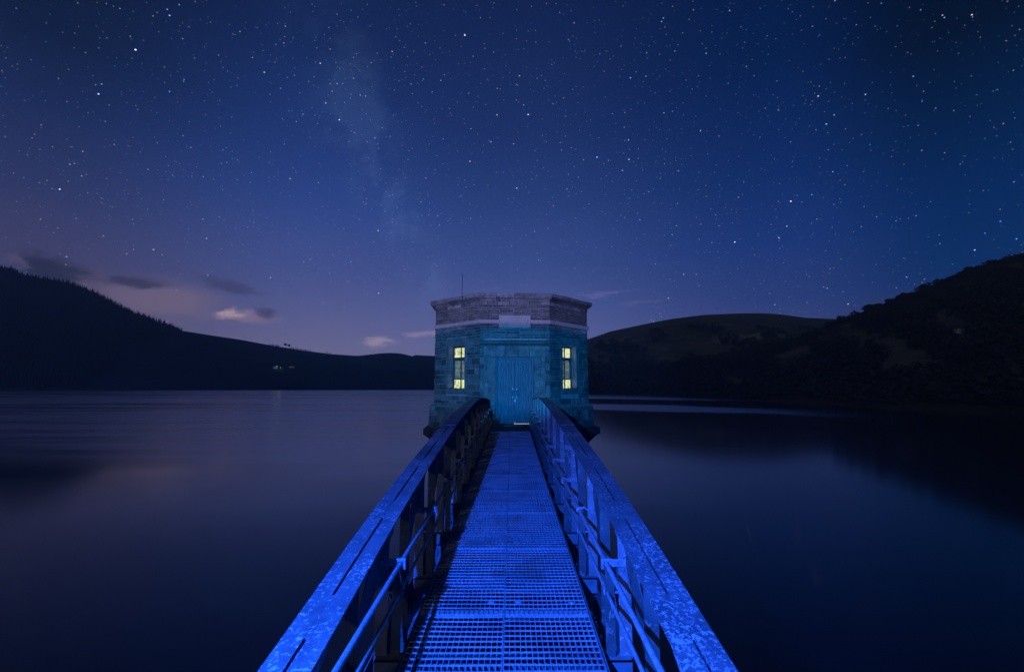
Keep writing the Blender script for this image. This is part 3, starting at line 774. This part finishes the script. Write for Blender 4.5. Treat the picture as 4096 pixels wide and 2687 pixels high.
# corner strips each side of the front face
# door surround: ashlar jambs, frieze, hood
ds = MB(); M = face_m(0)
for sgn in (-1, 1):
    z = -.1; i = 0
    while z < 2.30:
        h = min(.205, 2.31 - z); a, b = (.615, .975)
        if i % 2 == 0: cuts = [a, b]
        else: cuts = [a, a + .17 + trnd.uniform(-.03, .03), b]
        for p, q in zip(cuts[:-1], cuts[1:]):
            u0, u1 = (p, q) if sgn > 0 else (-q, -p)
            block(ds, M, u0 + .006, u1 - .006, z + .007, z + h - .006, .045 + trnd.uniform(0, .004), .02, .004, tone(.85, 1.15))
        z += h; i += 1
    for zz in np.arange(-.06, 2.8, .27):
        u0, u1 = (.978, A / 2 - .004) if sgn > 0 else (-A / 2 + .004, -.978)
        block(ds, M, u0, u1, zz + .005, zz + .265, .016 + trnd.uniform(0, .012), .02, .006, tone(.7, 1.1))
cuts = [-.985, -.32, .10, .46, .985]
for a, b in zip(cuts[:-1], cuts[1:]): block(ds, M, a + .002, b - .002, 2.314, 2.655, .05 + trnd.uniform(0, .004), .02, .004, tone(.85, 1.15))
for u in np.linspace(-.52, .52, 5):          # little dentils over the opening
    ds.box(u - .07, u + .07, -.066, -.045, 2.305, 2.325, (1, 1, 1), M)
surround = ds.build('door_surround', M_ASHLAR, TW)
hd = MB()
for a, b in ((-1.13, -.42), (-.42, .33), (.33, 1.13)):
    pr_ = [(.03, 2.655), (.07, 2.665), (.09, 2.69), (.14, 2.715), (.17, 2.72), (.17, 2.79), (.0, 2.835)]
    vs = []
    for o_, z in pr_: vs += [M @ Vector((a + .003, -o_, z)), M @ Vector((b - .003, -o_, z))]
    n = len(pr_); fs = [(2 * i, 2 * i + 1, 2 * i + 3, 2 * i + 2) for i in range(n - 1)] + [tuple(range(0, 2 * n, 2)), tuple(reversed(range(1, 2 * n, 2)))]
    hd.add(vs, fs, tone(.55, .8))
hd.build('door_hood', M_ASHLAR, TW)
# reveals and doors
rv = MB(); rv.box(-.66, -.60, -.03, .20, -.1, 2.33, (.8, .8, .8), M); rv.box(.60, .66, -.03, .20, -.1, 2.33, (.8, .8, .8), M); rv.box(-.60, .60, -.03, .20, 2.29, 2.33, (.8, .8, .8), M); rv.build('reveal', M_ASHLAR, surround)
df = MB()
df.box(-.60, -.545, .04, .14, Z_DOOR, 2.29, None, M); df.box(.545, .60, .04, .14, Z_DOOR, 2.29, None, M); df.box(-.545, .545, .04, .14, 2.225, 2.29, None, M)
bevel(df.build('door_frame', M_DOOR, TW), .006)
for sgn in (-1, 1):
    d = MB(); x0, x1 = (-.54, -.004) if sgn < 0 else (.004, .54); zb = Z_DOOR + (.013 if sgn > 0 else .006)
    d.box(x0, x0 + .10, .066, .12, zb, 2.22, None, M); d.box(x1 - .10, x1, .066, .12, zb, 2.22, None, M)
    d.box(x0 + .10, x1 - .10, .066, .12, 2.11, 2.22, None, M); d.box(x0 + .10, x1 - .10, .066, .12, zb, zb + .17, None, M)
    n = 4; wv = (x1 - x0 - .20) / n
    for i in range(n): d.box(x0 + .10 + i * wv + .009, x0 + .10 + (i + 1) * wv - .009, .086, .115, zb + .17, 2.11, None, M)
    d.box(x0 + .09, x1 - .09, .108, .118, zb + .16, 2.12, None, M)
    dr = bevel(d.build('door', M_DOOR, TW), .004)
    hx = sgn * .062
    h_ = MB(); h_.box(hx - .022, hx + .022, .058, .066, .98, 1.32, None, M); h_.build('backplate', M_STEEL, dr)
    h_ = MB()
    h_.tube([M @ Vector(p) for p in ((hx, .06, 1.03), (hx, .02, 1.045), (hx, .012, 1.06), (hx, .012, 1.24), (hx, .02, 1.255), (hx, .06, 1.27))], .011, 10)
    bevel(h_.build('handle', M_STEEL, dr), .003); h_ = MB()
    for zz in (1.03, 1.27): h_.box(hx - .020, hx + .020, .035, .060, zz - .03, zz + .03, None, M)
    bevel(h_.build('handle_mount', M_CHROME, dr), .003)
    if sgn > 0:
        h_ = MB(); h_.box(-.012, .042, .022, .052, .88, .935, None, M); h_.tube([M @ Vector(p) for p in ((.0, .037, .93), (.0, .037, .965), (.015, .037, .98), (.03, .037, .965), (.03, .037, .93))], .006, 8)
        bevel(h_.build('padlock', M_CHROME, dr), .008)
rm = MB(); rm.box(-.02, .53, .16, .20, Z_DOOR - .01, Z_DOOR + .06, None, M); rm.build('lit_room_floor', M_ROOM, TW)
st = MB(); st.box(-.60, .60, -.22, .30, Z_DOOR - .10, Z_DOOR - .006, (.8, .75, .7), M); bevel(st.build('door_step', M_ASHLAR, TW), .012)
# windows on the two angled faces (and their twins round the back)
def window(k):
    M = face_m(k); t = MB()
    dpt = .19
    a, b, c, d = WIN
    # dressed surround with lintel and sill
    s = MB()
    z = 1.10
    while z < 2.71:
        h = min(.27, 2.72 - z)
        for u0, u1 in ((-.53, -.40), (.40, .53)): block(s, M, u0 + .003, u1 - (0.0 if u1 < 0 else .003), z + .004, z + h - .003, .014 + trnd.uniform(0, .01), .02, .004, tone(.75, 1.1))
        z += h
    block(s, M, -.53, .53, 2.724, 2.966, .022, .02, .005, tone(.85, 1.05))
    s.box(-.40, -.398, -.008, dpt + .06, c, d, (1, .97, .9), M); s.box(.398, .40, -.008, dpt + .06, c, d, (1, .97, .9), M); s.box(-.40, .40, -.008, dpt + .06, d - .002, d + .01, (1, .97, .9), M)
    s.box(-.42, .42, -.05, dpt + .06, c - .10, c - .002, (.8, .8, .8), M); s.box(-.40, .40, -.012, .02, 1.10, 1.165, (.8, .8, .8), M)
    s.build('window_surround', M_ASHLAR, TW)
    H = d - c; zt = lambda f: d - f * H
    fr = MB()
    for u in (-.385, -.008, .355): fr.box(u - .013, u + (.043 if abs(u) > .1 else .030), dpt, dpt + .04, c, d - .01, None, M)
    for f0, f1 in ((.0, .045), (.265, .345), (.765, .785), (.985, 1.0)): fr.box(-.372, .342, dpt + .002, dpt + .038, zt(f1), zt(f0), None, M)
    w_ = bevel(fr.build('window', M_FRAME, TW), .004)
    for f0, f1 in ((.045, .265), (.785, .985)):
        for u0, u1 in ((-.342, -.021), (.022, .342)):
            p = MB(); p.box(u0, u1, dpt + .022, dpt + .028, zt(f1), zt(f0), None, M); p.build('pane', M_PANE, w_)
    lv = MB(); n = 14
    for i in range(n):
        zc = zt(.345 + (.42) * (i + .5) / n); hh = .42 * H / n
        for u0, u1 in ((-.34, -.022), (.023, .34)):
            q = [(u0, dpt + .008, zc - hh * .50), (u1, dpt + .008, zc - hh * .50), (u1, dpt + .040, zc + hh * .30), (u0, dpt + .040, zc + hh * .30)]
            q += [(x, y + .003, z + .004) for x, y, z in q]
            lv.add([M @ Vector(v) for v in q], [(0, 1, 2, 3), (7, 6, 5, 4), (0, 4, 5, 1), (1, 5, 6, 2), (2, 6, 7, 3), (3, 7, 4, 0)])
    lv.build('louvre', M_SLAT, w_)
    bk = MB(); bk.box(-.35, .35, dpt + .062, dpt + .068, zt(.78), zt(.33), None, M); bk.build('louvre_light', M_PANE_DIM, w_)
for k in (7, 1): window(k)
# aerial rod with its cable on the left face
ae = MB(); M = face_m(7); ux = .49
ae.tube([M @ Vector(p) for p in ((ux, -.225, 3.98), (ux, -.225, 4.7), (ux, -.225, 5.06))], [.009, .009, .007], 8)
ae.box(ux - .03, ux + .03, -.235, -.16, 4.26, 4.30, None, M); ae.dome(M @ Vector((ux, -.225, 5.02)), (0, 0, 1), .018, .03)
ae.box(ux - .012, ux + .012, -.236, -.214, 4.95, 4.99, None, M)
aer = ae.build('aerial', M_FRAME, TW)
cb = MB(); cb.tube([M @ Vector(p) for p in ((ux, -.225, 3.99), (ux + .02, -.12, 3.90), (ux + .07, -.035, 3.82), (ux + .085, -.032, 3.7), (ux + .06, -.035, 3.55), (ux + .06, -.09, 3.45))], .007, 6); cb.build('cable', M_CHROME, aer)

# ------------------------------------------------------------------ footbridge
XB = -.05
def crom(pts):
    xs = np.array([p[0] for p in pts], float); ys = np.array([p[1] for p in pts], float)
    ms = np.gradient(ys, xs)
    def f(x):
        i = int(np.clip(np.searchsorted(xs, x) - 1, 0, len(xs) - 2)); h = xs[i + 1] - xs[i]; t = (x - xs[i]) / h
        return float((2 * t ** 3 - 3 * t * t + 1) * ys[i] + (t ** 3 - 2 * t * t + t) * h * ms[i] + (-2 * t ** 3 + 3 * t * t) * ys[i + 1] + (t ** 3 - t * t) * h * ms[i + 1])
    return f
TOP = crom([(-2.5, -.14), (0, .24), (1.62, .47), (3.14, .687), (5, .875), (7, 1.02), (9, 1.11), (10.3, 1.137), (12, 1.09), (13.2, 1.03), (14.6, .95)])
RAIL = crom([(-2.5, .42), (0, .425), (1.7, .44), (5, .48), (8, .55), (11, .655), (14.6, .72)])
deckz = lambda y: .146 * (max(y - 2.0, 0) / 10.7) ** 1.5
XO, XI, XC = .85, .66, .755
P = 1.06; NODES = [1.71 + P * i for i in range(-3, 13)]
Y0, Y1 = -1.9, 14.42
FB = thing('footbridge', (XB, 0, 0), 'narrow steel footbridge with arched lattice sides and a grating deck leading to the tower', 'bridge')

def plate_strip(mb, x0, x1, ya, yb, thk=.011, dz=0.0, n=None):
    n = n or max(2, int((yb - ya) / .09)); rows = []
    for i in range(n + 1):
        y = ya + (yb - ya) * i / n; z = TOP(y) + dz
        rows += [(x0, y, z), (x1, y, z), (x1, y, z - thk), (x0, y, z - thk)]
    fs = []
    for i in range(n):
        a, b = 4 * i, 4 * i + 4
        fs += [(a, a + 1, b + 1, b), (a + 1, a + 2, b + 2, b + 1), (a + 2, a + 3, b + 3, b + 2), (a + 3, a, b, b + 3)]
    fs += [(0, 3, 2, 1), (4 * n, 4 * n + 1, 4 * n + 2, 4 * n + 3)]
    mb.add(rows, fs)
brnd = random.Random(5); XH0 = .60
for sgn in (-1, 1):
    g = MB(); gap = .0065
    xs = (sgn * XO, sgn * (XC + gap)), (sgn * (XC - gap), sgn * XI)
    for a, b in xs: plate_strip(g, min(a, b), max(a, b), Y0, Y1)
    for nd in NODES:                                       # packing plates that close the slot between the two angles at each node
        ya, yb = max(nd + .19 - P + .99, Y0), 0
        a0, b0 = nd + 1.24 - P, nd + .45
        a0, b0 = max(a0, Y0), min(b0, Y1)
        if b0 > a0: plate_strip(g, sgn * XC - gap - .001, sgn * XC + gap + .001, a0, b0, .009, -.0015)
    # hanging legs of the two angles, and the bottom chord
    for xx in (XC - .014, XC + .014): 
        n = 150; vs, fs = [], []
        for i in range(n + 1):
            y = Y0 + (Y1 - Y0) * i / n; z = TOP(y) - .009
            vs += [(sgn * xx - .004, y, z), (sgn * xx + .004, y, z), (sgn * xx + .004, y, z - .12), (sgn * xx - .004, y, z - .12)]
        for i in range(n):
            a, b = 4 * i, 4 * i + 4; fs += [(a, a + 1, b + 1, b), (a + 1, a + 2, b + 2, b + 1), (a + 2, a + 3, b + 3, b + 2), (a + 3, a, b, b + 3)]
        g.add(vs, fs)
    if True:
        g.box(sgn * XC - .034, sgn * XC - .026, Y0, Y1, -.36, -.12); g.box(sgn * XC - .09, sgn * XC + .09, Y0, Y1, -.372, -.36); g.box(sgn * XC - .006, sgn * XC + .006, Y0, Y1, -.36, -.27)
        for yy in (nd + .40, nd + .28, nd + 1.28 - P, nd + 1.40 - P):
            for xx in (XC - .055, XC + .055):
                if brnd.random() < .75 and Y0 < yy < Y1: g.dome((sgn * xx, yy, TOP(yy) - .001), (0, 0, 1), .010, .007)
    # lap plate across the chord part way along
    plate_strip(g, sgn * XC - .094, sgn * XC + .094, 5.9, 6.9, .008, .0095)
    gd = g.build('side_girder', M_PLATE, FB)
    for i, nd in enumerate(NODES):
        zt_ = TOP(nd) - .012
        pm = MB()                                          # angle post: one leg across, one along
        pm.box(min(sgn * (XC - .088), sgn * (XC - .016)), max(sgn * (XC - .088), sgn * (XC - .016)), nd - .004, nd + .004, -.36, zt_ - .004)
        pm.box(min(sgn * (XC - .024), sgn * (XC - .016)), max(sgn * (XC - .024), sgn * (XC - .016)), nd + .004, nd + .075, -.36, zt_ - .02)
        for q in range(3): pm.dome((sgn * (XC - .06), nd - .004, zt_ - .14 - .07 * q), (0, -1, 0), .011)
        pm.build('post', M_WEB, gd)
        sm = MB(); zs = RAIL(nd) - .016                         # flat stanchion between deck edge and handrail, tapering to its foot
        xa, xb = sorted((sgn * (XH0 - .012), sgn * (XH0 + .042)))
        sm.box(xa, xb, nd - .012, nd - .004, -.16, zs); sm.add([(xa, nd - .012, -.16), (xb, nd - .012, -.16), ((xa + xb) / 2, nd - .012, -.30), (xa, nd - .004, -.16), (xb, nd - .004, -.16), ((xa + xb) / 2, nd - .004, -.30)], [(0, 1, 2), (3, 5, 4), (0, 2, 5, 3), (1, 4, 5, 2)])
        sm.dome((sgn * (XH0 + .02), nd - .012, zs - .05), (0, -1, 0), .009); sm.dome((sgn * (XH0 + .02), nd - .012, zs - .16), (0, -1, 0), .009)
        sm.build('stanchion', M_MOSSY, gd)
        # gusset under the chord with its rivets
        gp = MB(); x = sgn * (XC - .030)
        zz = [TOP(nd + dy_) - .014 for dy_ in (-.30, .32)]
        poly = [(x, nd - .30, zz[0]), (x, nd + .32, zz[1]), (x, nd + .30, zz[1] - .13), (x, nd + .20, zz[1] - .17), (x, nd + .09, zt_ - .30), (x, nd - .09, zt_ - .30), (x, nd - .20, zz[0] - .16), (x, nd - .28, zz[0] - .12)]
        q2 = [(a - sgn * .007, b, c) for a, b, c in poly]; n = len(poly)
        gp.add(poly + q2, [tuple(range(n)), tuple(reversed(range(n, 2 * n)))] + [(j, (j + 1) % n, n + (j + 1) % n, n + j) for j in range(n)])
        for dy_, dz_ in ((-.13, -.05), (-.03, -.05), (.09, -.05), (.16, -.06), (-.02, -.12), (.03, -.17)):
            gp.dome((x - sgn * .007, nd + dy_, TOP(nd + dy_) - .014 + dz_), (-sgn, 0, 0), .013)
        gp.build('gusset', M_WEB, gd)
        if i < len(NODES) - 1:
            n2 = NODES[i + 1]; ym = (nd + n2) / 2              # lighter post half way along the bay
            mp = MB(); qa, qb = sorted((sgn * (XC - .090), sgn * (XC - .022))); mp.box(qa, qb, ym - .0035, ym + .0035, -.36, TOP(ym) - .016)
            qa, qb = sorted((sgn * (XC - .028), sgn * (XC - .021))); mp.box(qa, qb, ym + .0035, ym + .055, -.36, TOP(ym) - .016); mp.build('post', M_MOSSY, gd)
            x1_, x2_ = sgn * (XC - .040), sgn * (XC + .030)
            dgm = MB(); dgm.bar((x1_, nd + .02, -.30), (x1_, n2 - .03, TOP(n2) - .10), .17, .008, (1, 0, 0)); dgm.build('diagonal', M_MOSSY, gd)
            dgm = MB(); dgm.bar((x2_, nd + .03, TOP(nd) - .10), (x2_, n2 - .02, -.30), .17, .008, (1, 0, 0)); dgm.build('diagonal', M_WEB, gd)
    # handrail tubes with clips at every post
    XH = .60
    def rail_path(x, f): return [(x, y, f(y)) for y in np.linspace(Y0, 13.9, 90)]
    t = MB(); t.tube(rail_path(sgn * XH, RAIL), .0135, 14)
    hr = t.build('handrail', M_TUBE, FB, True)
    low = None
    t = MB(); t.tube([(sgn * XH, y, .29 + deckz(y) * .6) for y in np.linspace(Y0, 13.9, 90)], .0105, 12); low = t.build('lower_rail', M_TUBE, FB, True)
    for i, nd in enumerate(NODES[:-1]):
        zr = RAIL(nd); c = MB(); yn = nd + .0
        if i not in (3, 5) or sgn < 0:                     # flat saddle: plate facing along the bridge, hooked over the tube, with an arm back to the post
            def bx(a, b, z0, z1, y0=-.011, y1=.011):
                q0, q1 = sorted((sgn * a, sgn * b)); c.box(q0, q1, yn + y0, yn + y1, zr + z0, zr + z1)
            bx(XH - .032, XH + .026, .0145, .030); bx(XH - .032, XH - .0165, -.030, .0145); bx(XH + .0145, XH + .026, -.016, .0145)
            bx(XH + .026, XC - .02, -.014, .028, -.0125, -.0048)
            for xr in (XH + .06, XC - .05): c.dome((sgn * xr, yn - .0125, zr + .008), (0, -1, 0), .008)
        else:                                              # cast ring clamp with a bent rod stay
            ang = np.linspace(-.6, 3.9, 12); c.tube([(sgn * (XH - .019 * math.cos(a)), yn, zr + .019 * math.sin(a)) for a in ang], .010, 8)
            c.tube([(sgn * (XH + .012), yn, zr + .016), (sgn * (XH + .040), yn, zr + .022), (sgn * (XH + .062), yn - .004, zr + .004), (sgn * (XH + .10), yn - .008, zr + .012), (sgn * (XC - .03), yn - .010, zr + .018)], [.012, .013, .008, .007, .006], 8)
        bevel(c.build('clip', M_TUBE, hr), .002)
        zl = .29 + deckz(nd) * .6; c = MB(); ang = np.linspace(0, 2 * math.pi, 17)
        c.tube([(sgn * XH + .017 * math.cos(a), yn, zl + .017 * math.sin(a)) for a in ang], .006, 6, False)
        c.tube([(sgn * XH + sgn * .016, yn, zl), (sgn * (XC - .04), yn, zl)], .007, 6)
        c.tube([(sgn * XH, yn + .03, zl), (sgn * XH, yn + .07, zl)], .0145, 10)
        c.build('clip', M_TUBE, low)
# far end: short closing post pair hidden by the arch, cross beams, stringers
for nd in NODES[:-1]:
    c = MB(); zc = deckz(nd) - .055
    c.box(-XC + .03, XC - .03, nd - .05, nd - .042, zc - .12, zc); c.box(-XC + .03, XC - .03, nd - .05, nd + .03, zc - .008, zc); c.box(-XC + .03, XC - .03, nd - .05, nd + .03, zc - .12, zc - .112)
    c.build('cross_beam', M_STEEL, FB)
DY1 = 12.75
for x in (-.535, 0.0, .535):
    c = MB(); n = 40; ys = np.linspace(Y0, DY1, n)
    for ya, yb in zip(ys[:-1], ys[1:]):
        c.bar((x, ya, deckz(ya) - .044), (x, yb, deckz(yb) - .044), .045 if x else .03, .008)
        c.bar((x + (.0225 if x > 0 else -.0225), ya, deckz(ya) - .022), (x + (.0225 if x > 0 else -.0225), yb, deckz(yb) - .022), .006, .05) if x else None
    c.build('stringer', M_STEEL, FB)
# grating: two panels side by side per bay
rows = [-1.9, -.95, .0, 1.02, 2.06, 3.10, 4.25, 5.35, 6.38, 7.38, 8.32, 9.25, 10.2, 11.4, 12.74]
for ya, yb in zip(rows[:-1], rows[1:]):
    ya2, yb2 = ya + .026, yb - .008
    for sgn in (-1, 1):
        gmb = MB(); jz = brnd.uniform(-.0015, .0025)
        x0, x1 = (.004, .545) if sgn > 0 else (-.545, -.004)
        nb = 18; tiltx = brnd.uniform(-.002, .002)
        for i in range(nb):
            x = x0 + (x1 - x0) * i / (nb - 1)
            th = .0028 if 0 < i < nb - 1 else .0035
            gmb.bar((x, ya2, deckz(ya2) - .016 + jz), (x, yb2, deckz(yb2) - .016 + jz), th * 1.25, .034)
        nc = int((yb2 - ya2 - .07) / .0545)
        for j in range(nc + 1):
            y = ya2 + .062 + (yb2 - ya2 - .075) * j / nc; sag = brnd.uniform(-.0022, .0022); yb_ = brnd.uniform(-.004, .004) if brnd.random() < .8 else brnd.uniform(-.012, .012)
            xm = (x0 + x1) / 2; gmb.bar((x0, y, deckz(y) + .0022 + jz + sag), (xm, y + yb_, deckz(y) + .0012 + jz), .0062, .0068); gmb.bar((xm, y + yb_, deckz(y) + .0012 + jz), (x1, y + tiltx, deckz(y) + .0022 + jz - sag), .0062, .0068)
        zb_ = deckz(ya2) + .0012 + jz                     # toothed bar closing the near end of the panel
        for i in range(nb - 1):
            xa = x0 + (x1 - x0) * i / (nb - 1); xb = x0 + (x1 - x0) * (i + 1) / (nb - 1)
            gmb.box(xa + .004, xb - .006, ya2 - .012, ya2 + .036, zb_ - .004, zb_ + .001)
        gmb.box(x0, x1, ya2 - .016, ya2 - .012, zb_ - .030, zb_ - .002)
        for cx in (x0 + .09, x1 - .09):                    # saddle clips holding the panel down
            cy = ya2 + .10 + brnd.uniform(0, .05); gmb.box(cx - .022, cx + .022, cy - .014, cy + .014, deckz(cy) + .006, deckz(cy) + .010); gmb.dome((cx, cy, deckz(cy) + .010), (0, 0, 1), .009, .006)
        gmb.build('deck_panel', M_GALV, FB)
# stone landing between the bridge and the door
ld = MB()
for i, (xa, xb) in enumerate(((-.66, -.05), (-.05, .62))):
    for ya, yb in ((12.80, 13.55), (13.55, 14.50)):
        block_z = .135 + trnd.uniform(-.006, .006)
        ld.box(xa + .004, xb - .004, ya + .004, yb - .004, -.5, block_z, tone(.55, .8))
lo_ = bevel(ld.build('landing', M_STONE, FB), .018)

# ------------------------------------------------------------------ weeds
def weed(name, loc, h, n, label, seed, spread=.12, lean=(0, 0)):
    rd = random.Random(seed); m = MB()
    for i in range(n):
        a = rd.random() * 6.28; L = h * rd.uniform(.5, 1.1); out = spread * rd.uniform(.3, 1.2)
        b = Vector((rd.uniform(-.3, .3) * spread, rd.uniform(-.3, .3) * spread, -.01)); pts = []
        for q in range(6):
            t_ = q / 5; pts.append(b + Vector((math.cos(a) * out * t_ * 1.3 + lean[0] * t_ * h, math.sin(a) * out * t_ * 1.3 + lean[1] * t_ * h, L * (t_ - .45 * t_ * t_))))
        for q in range(1, 6):
            for sd in (-1, 1):
                s_ = Vector((-math.sin(a), math.cos(a), 0)) * sd; l_ = .055 * h / .3 * (1.1 - q / 6) * rd.uniform(.7, 1.2); c = pts[q]; dv = (pts[q] - pts[q - 1]).normalized()
                m.add([c, c + s_ * l_ * .5 + dv * l_ * .35, c + s_ * l_ + dv * l_ * .2 - Vector((0, 0, l_ * .2)), c + s_ * l_ * .5 - dv * l_ * .1], [(0, 1, 2, 3)])
        m.tube(pts, .003, 4)
    o = m.build(name, M_FERN, None, False, loc); tag(o, label, 'plant'); return o
weed('fern', (-.50, 14.25, .13), .46, 18, 'tall dark fern by the foot of the left door jamb', 1, .15)
weed('fern', (-.33, 14.12, .13), .17, 14, 'low dark weeds along the bottom of the left door', 2, .2)
weed('weed', (.42, 14.1, .13), .20, 14, 'small weed clump on the step at the right of the door', 3, .10)
for k, nm in ((7, 'left'), (1, 'right')):
    Mw = TW.matrix_basis @ face_m(k)
    for j, (uu, h, n) in enumerate(((-.22, .11, 22), (.14, .085, 20))):
        p = Mw @ Vector((uu if k == 7 else -uu, -.01, 1.268))
        weed('moss_clump', p, h, n, ('taller' if j == 0 else 'lower') + ' weed clump on the sill of the ' + ('window left of the door' if k == 7 else 'window right of the door'), 10 + k + j, .17)

# ------------------------------------------------------------------ thin night mist over the reservoir
hm = bpy.data.materials.new('night_mist'); hm.use_nodes = True; h_ = NT(hm.node_tree)
pv_ = h_.n('ShaderNodeVolumePrincipled'); ho = h_.n('ShaderNodeOutputMaterial'); h_.put(ho.inputs['Volume'], pv_.outputs[0])
pv_.inputs['Color'].default_value = (.70, .97, 1.0, 1); pv_.inputs['Density'].default_value = 0.0004
hz = MB(); hz.box(-1450, 1250, -60, 1080, ZW - 30.0, 252.0); tag(hz.build('haze', hm), 'thin blue night mist lying over the reservoir and hills', None, None, 'stuff')
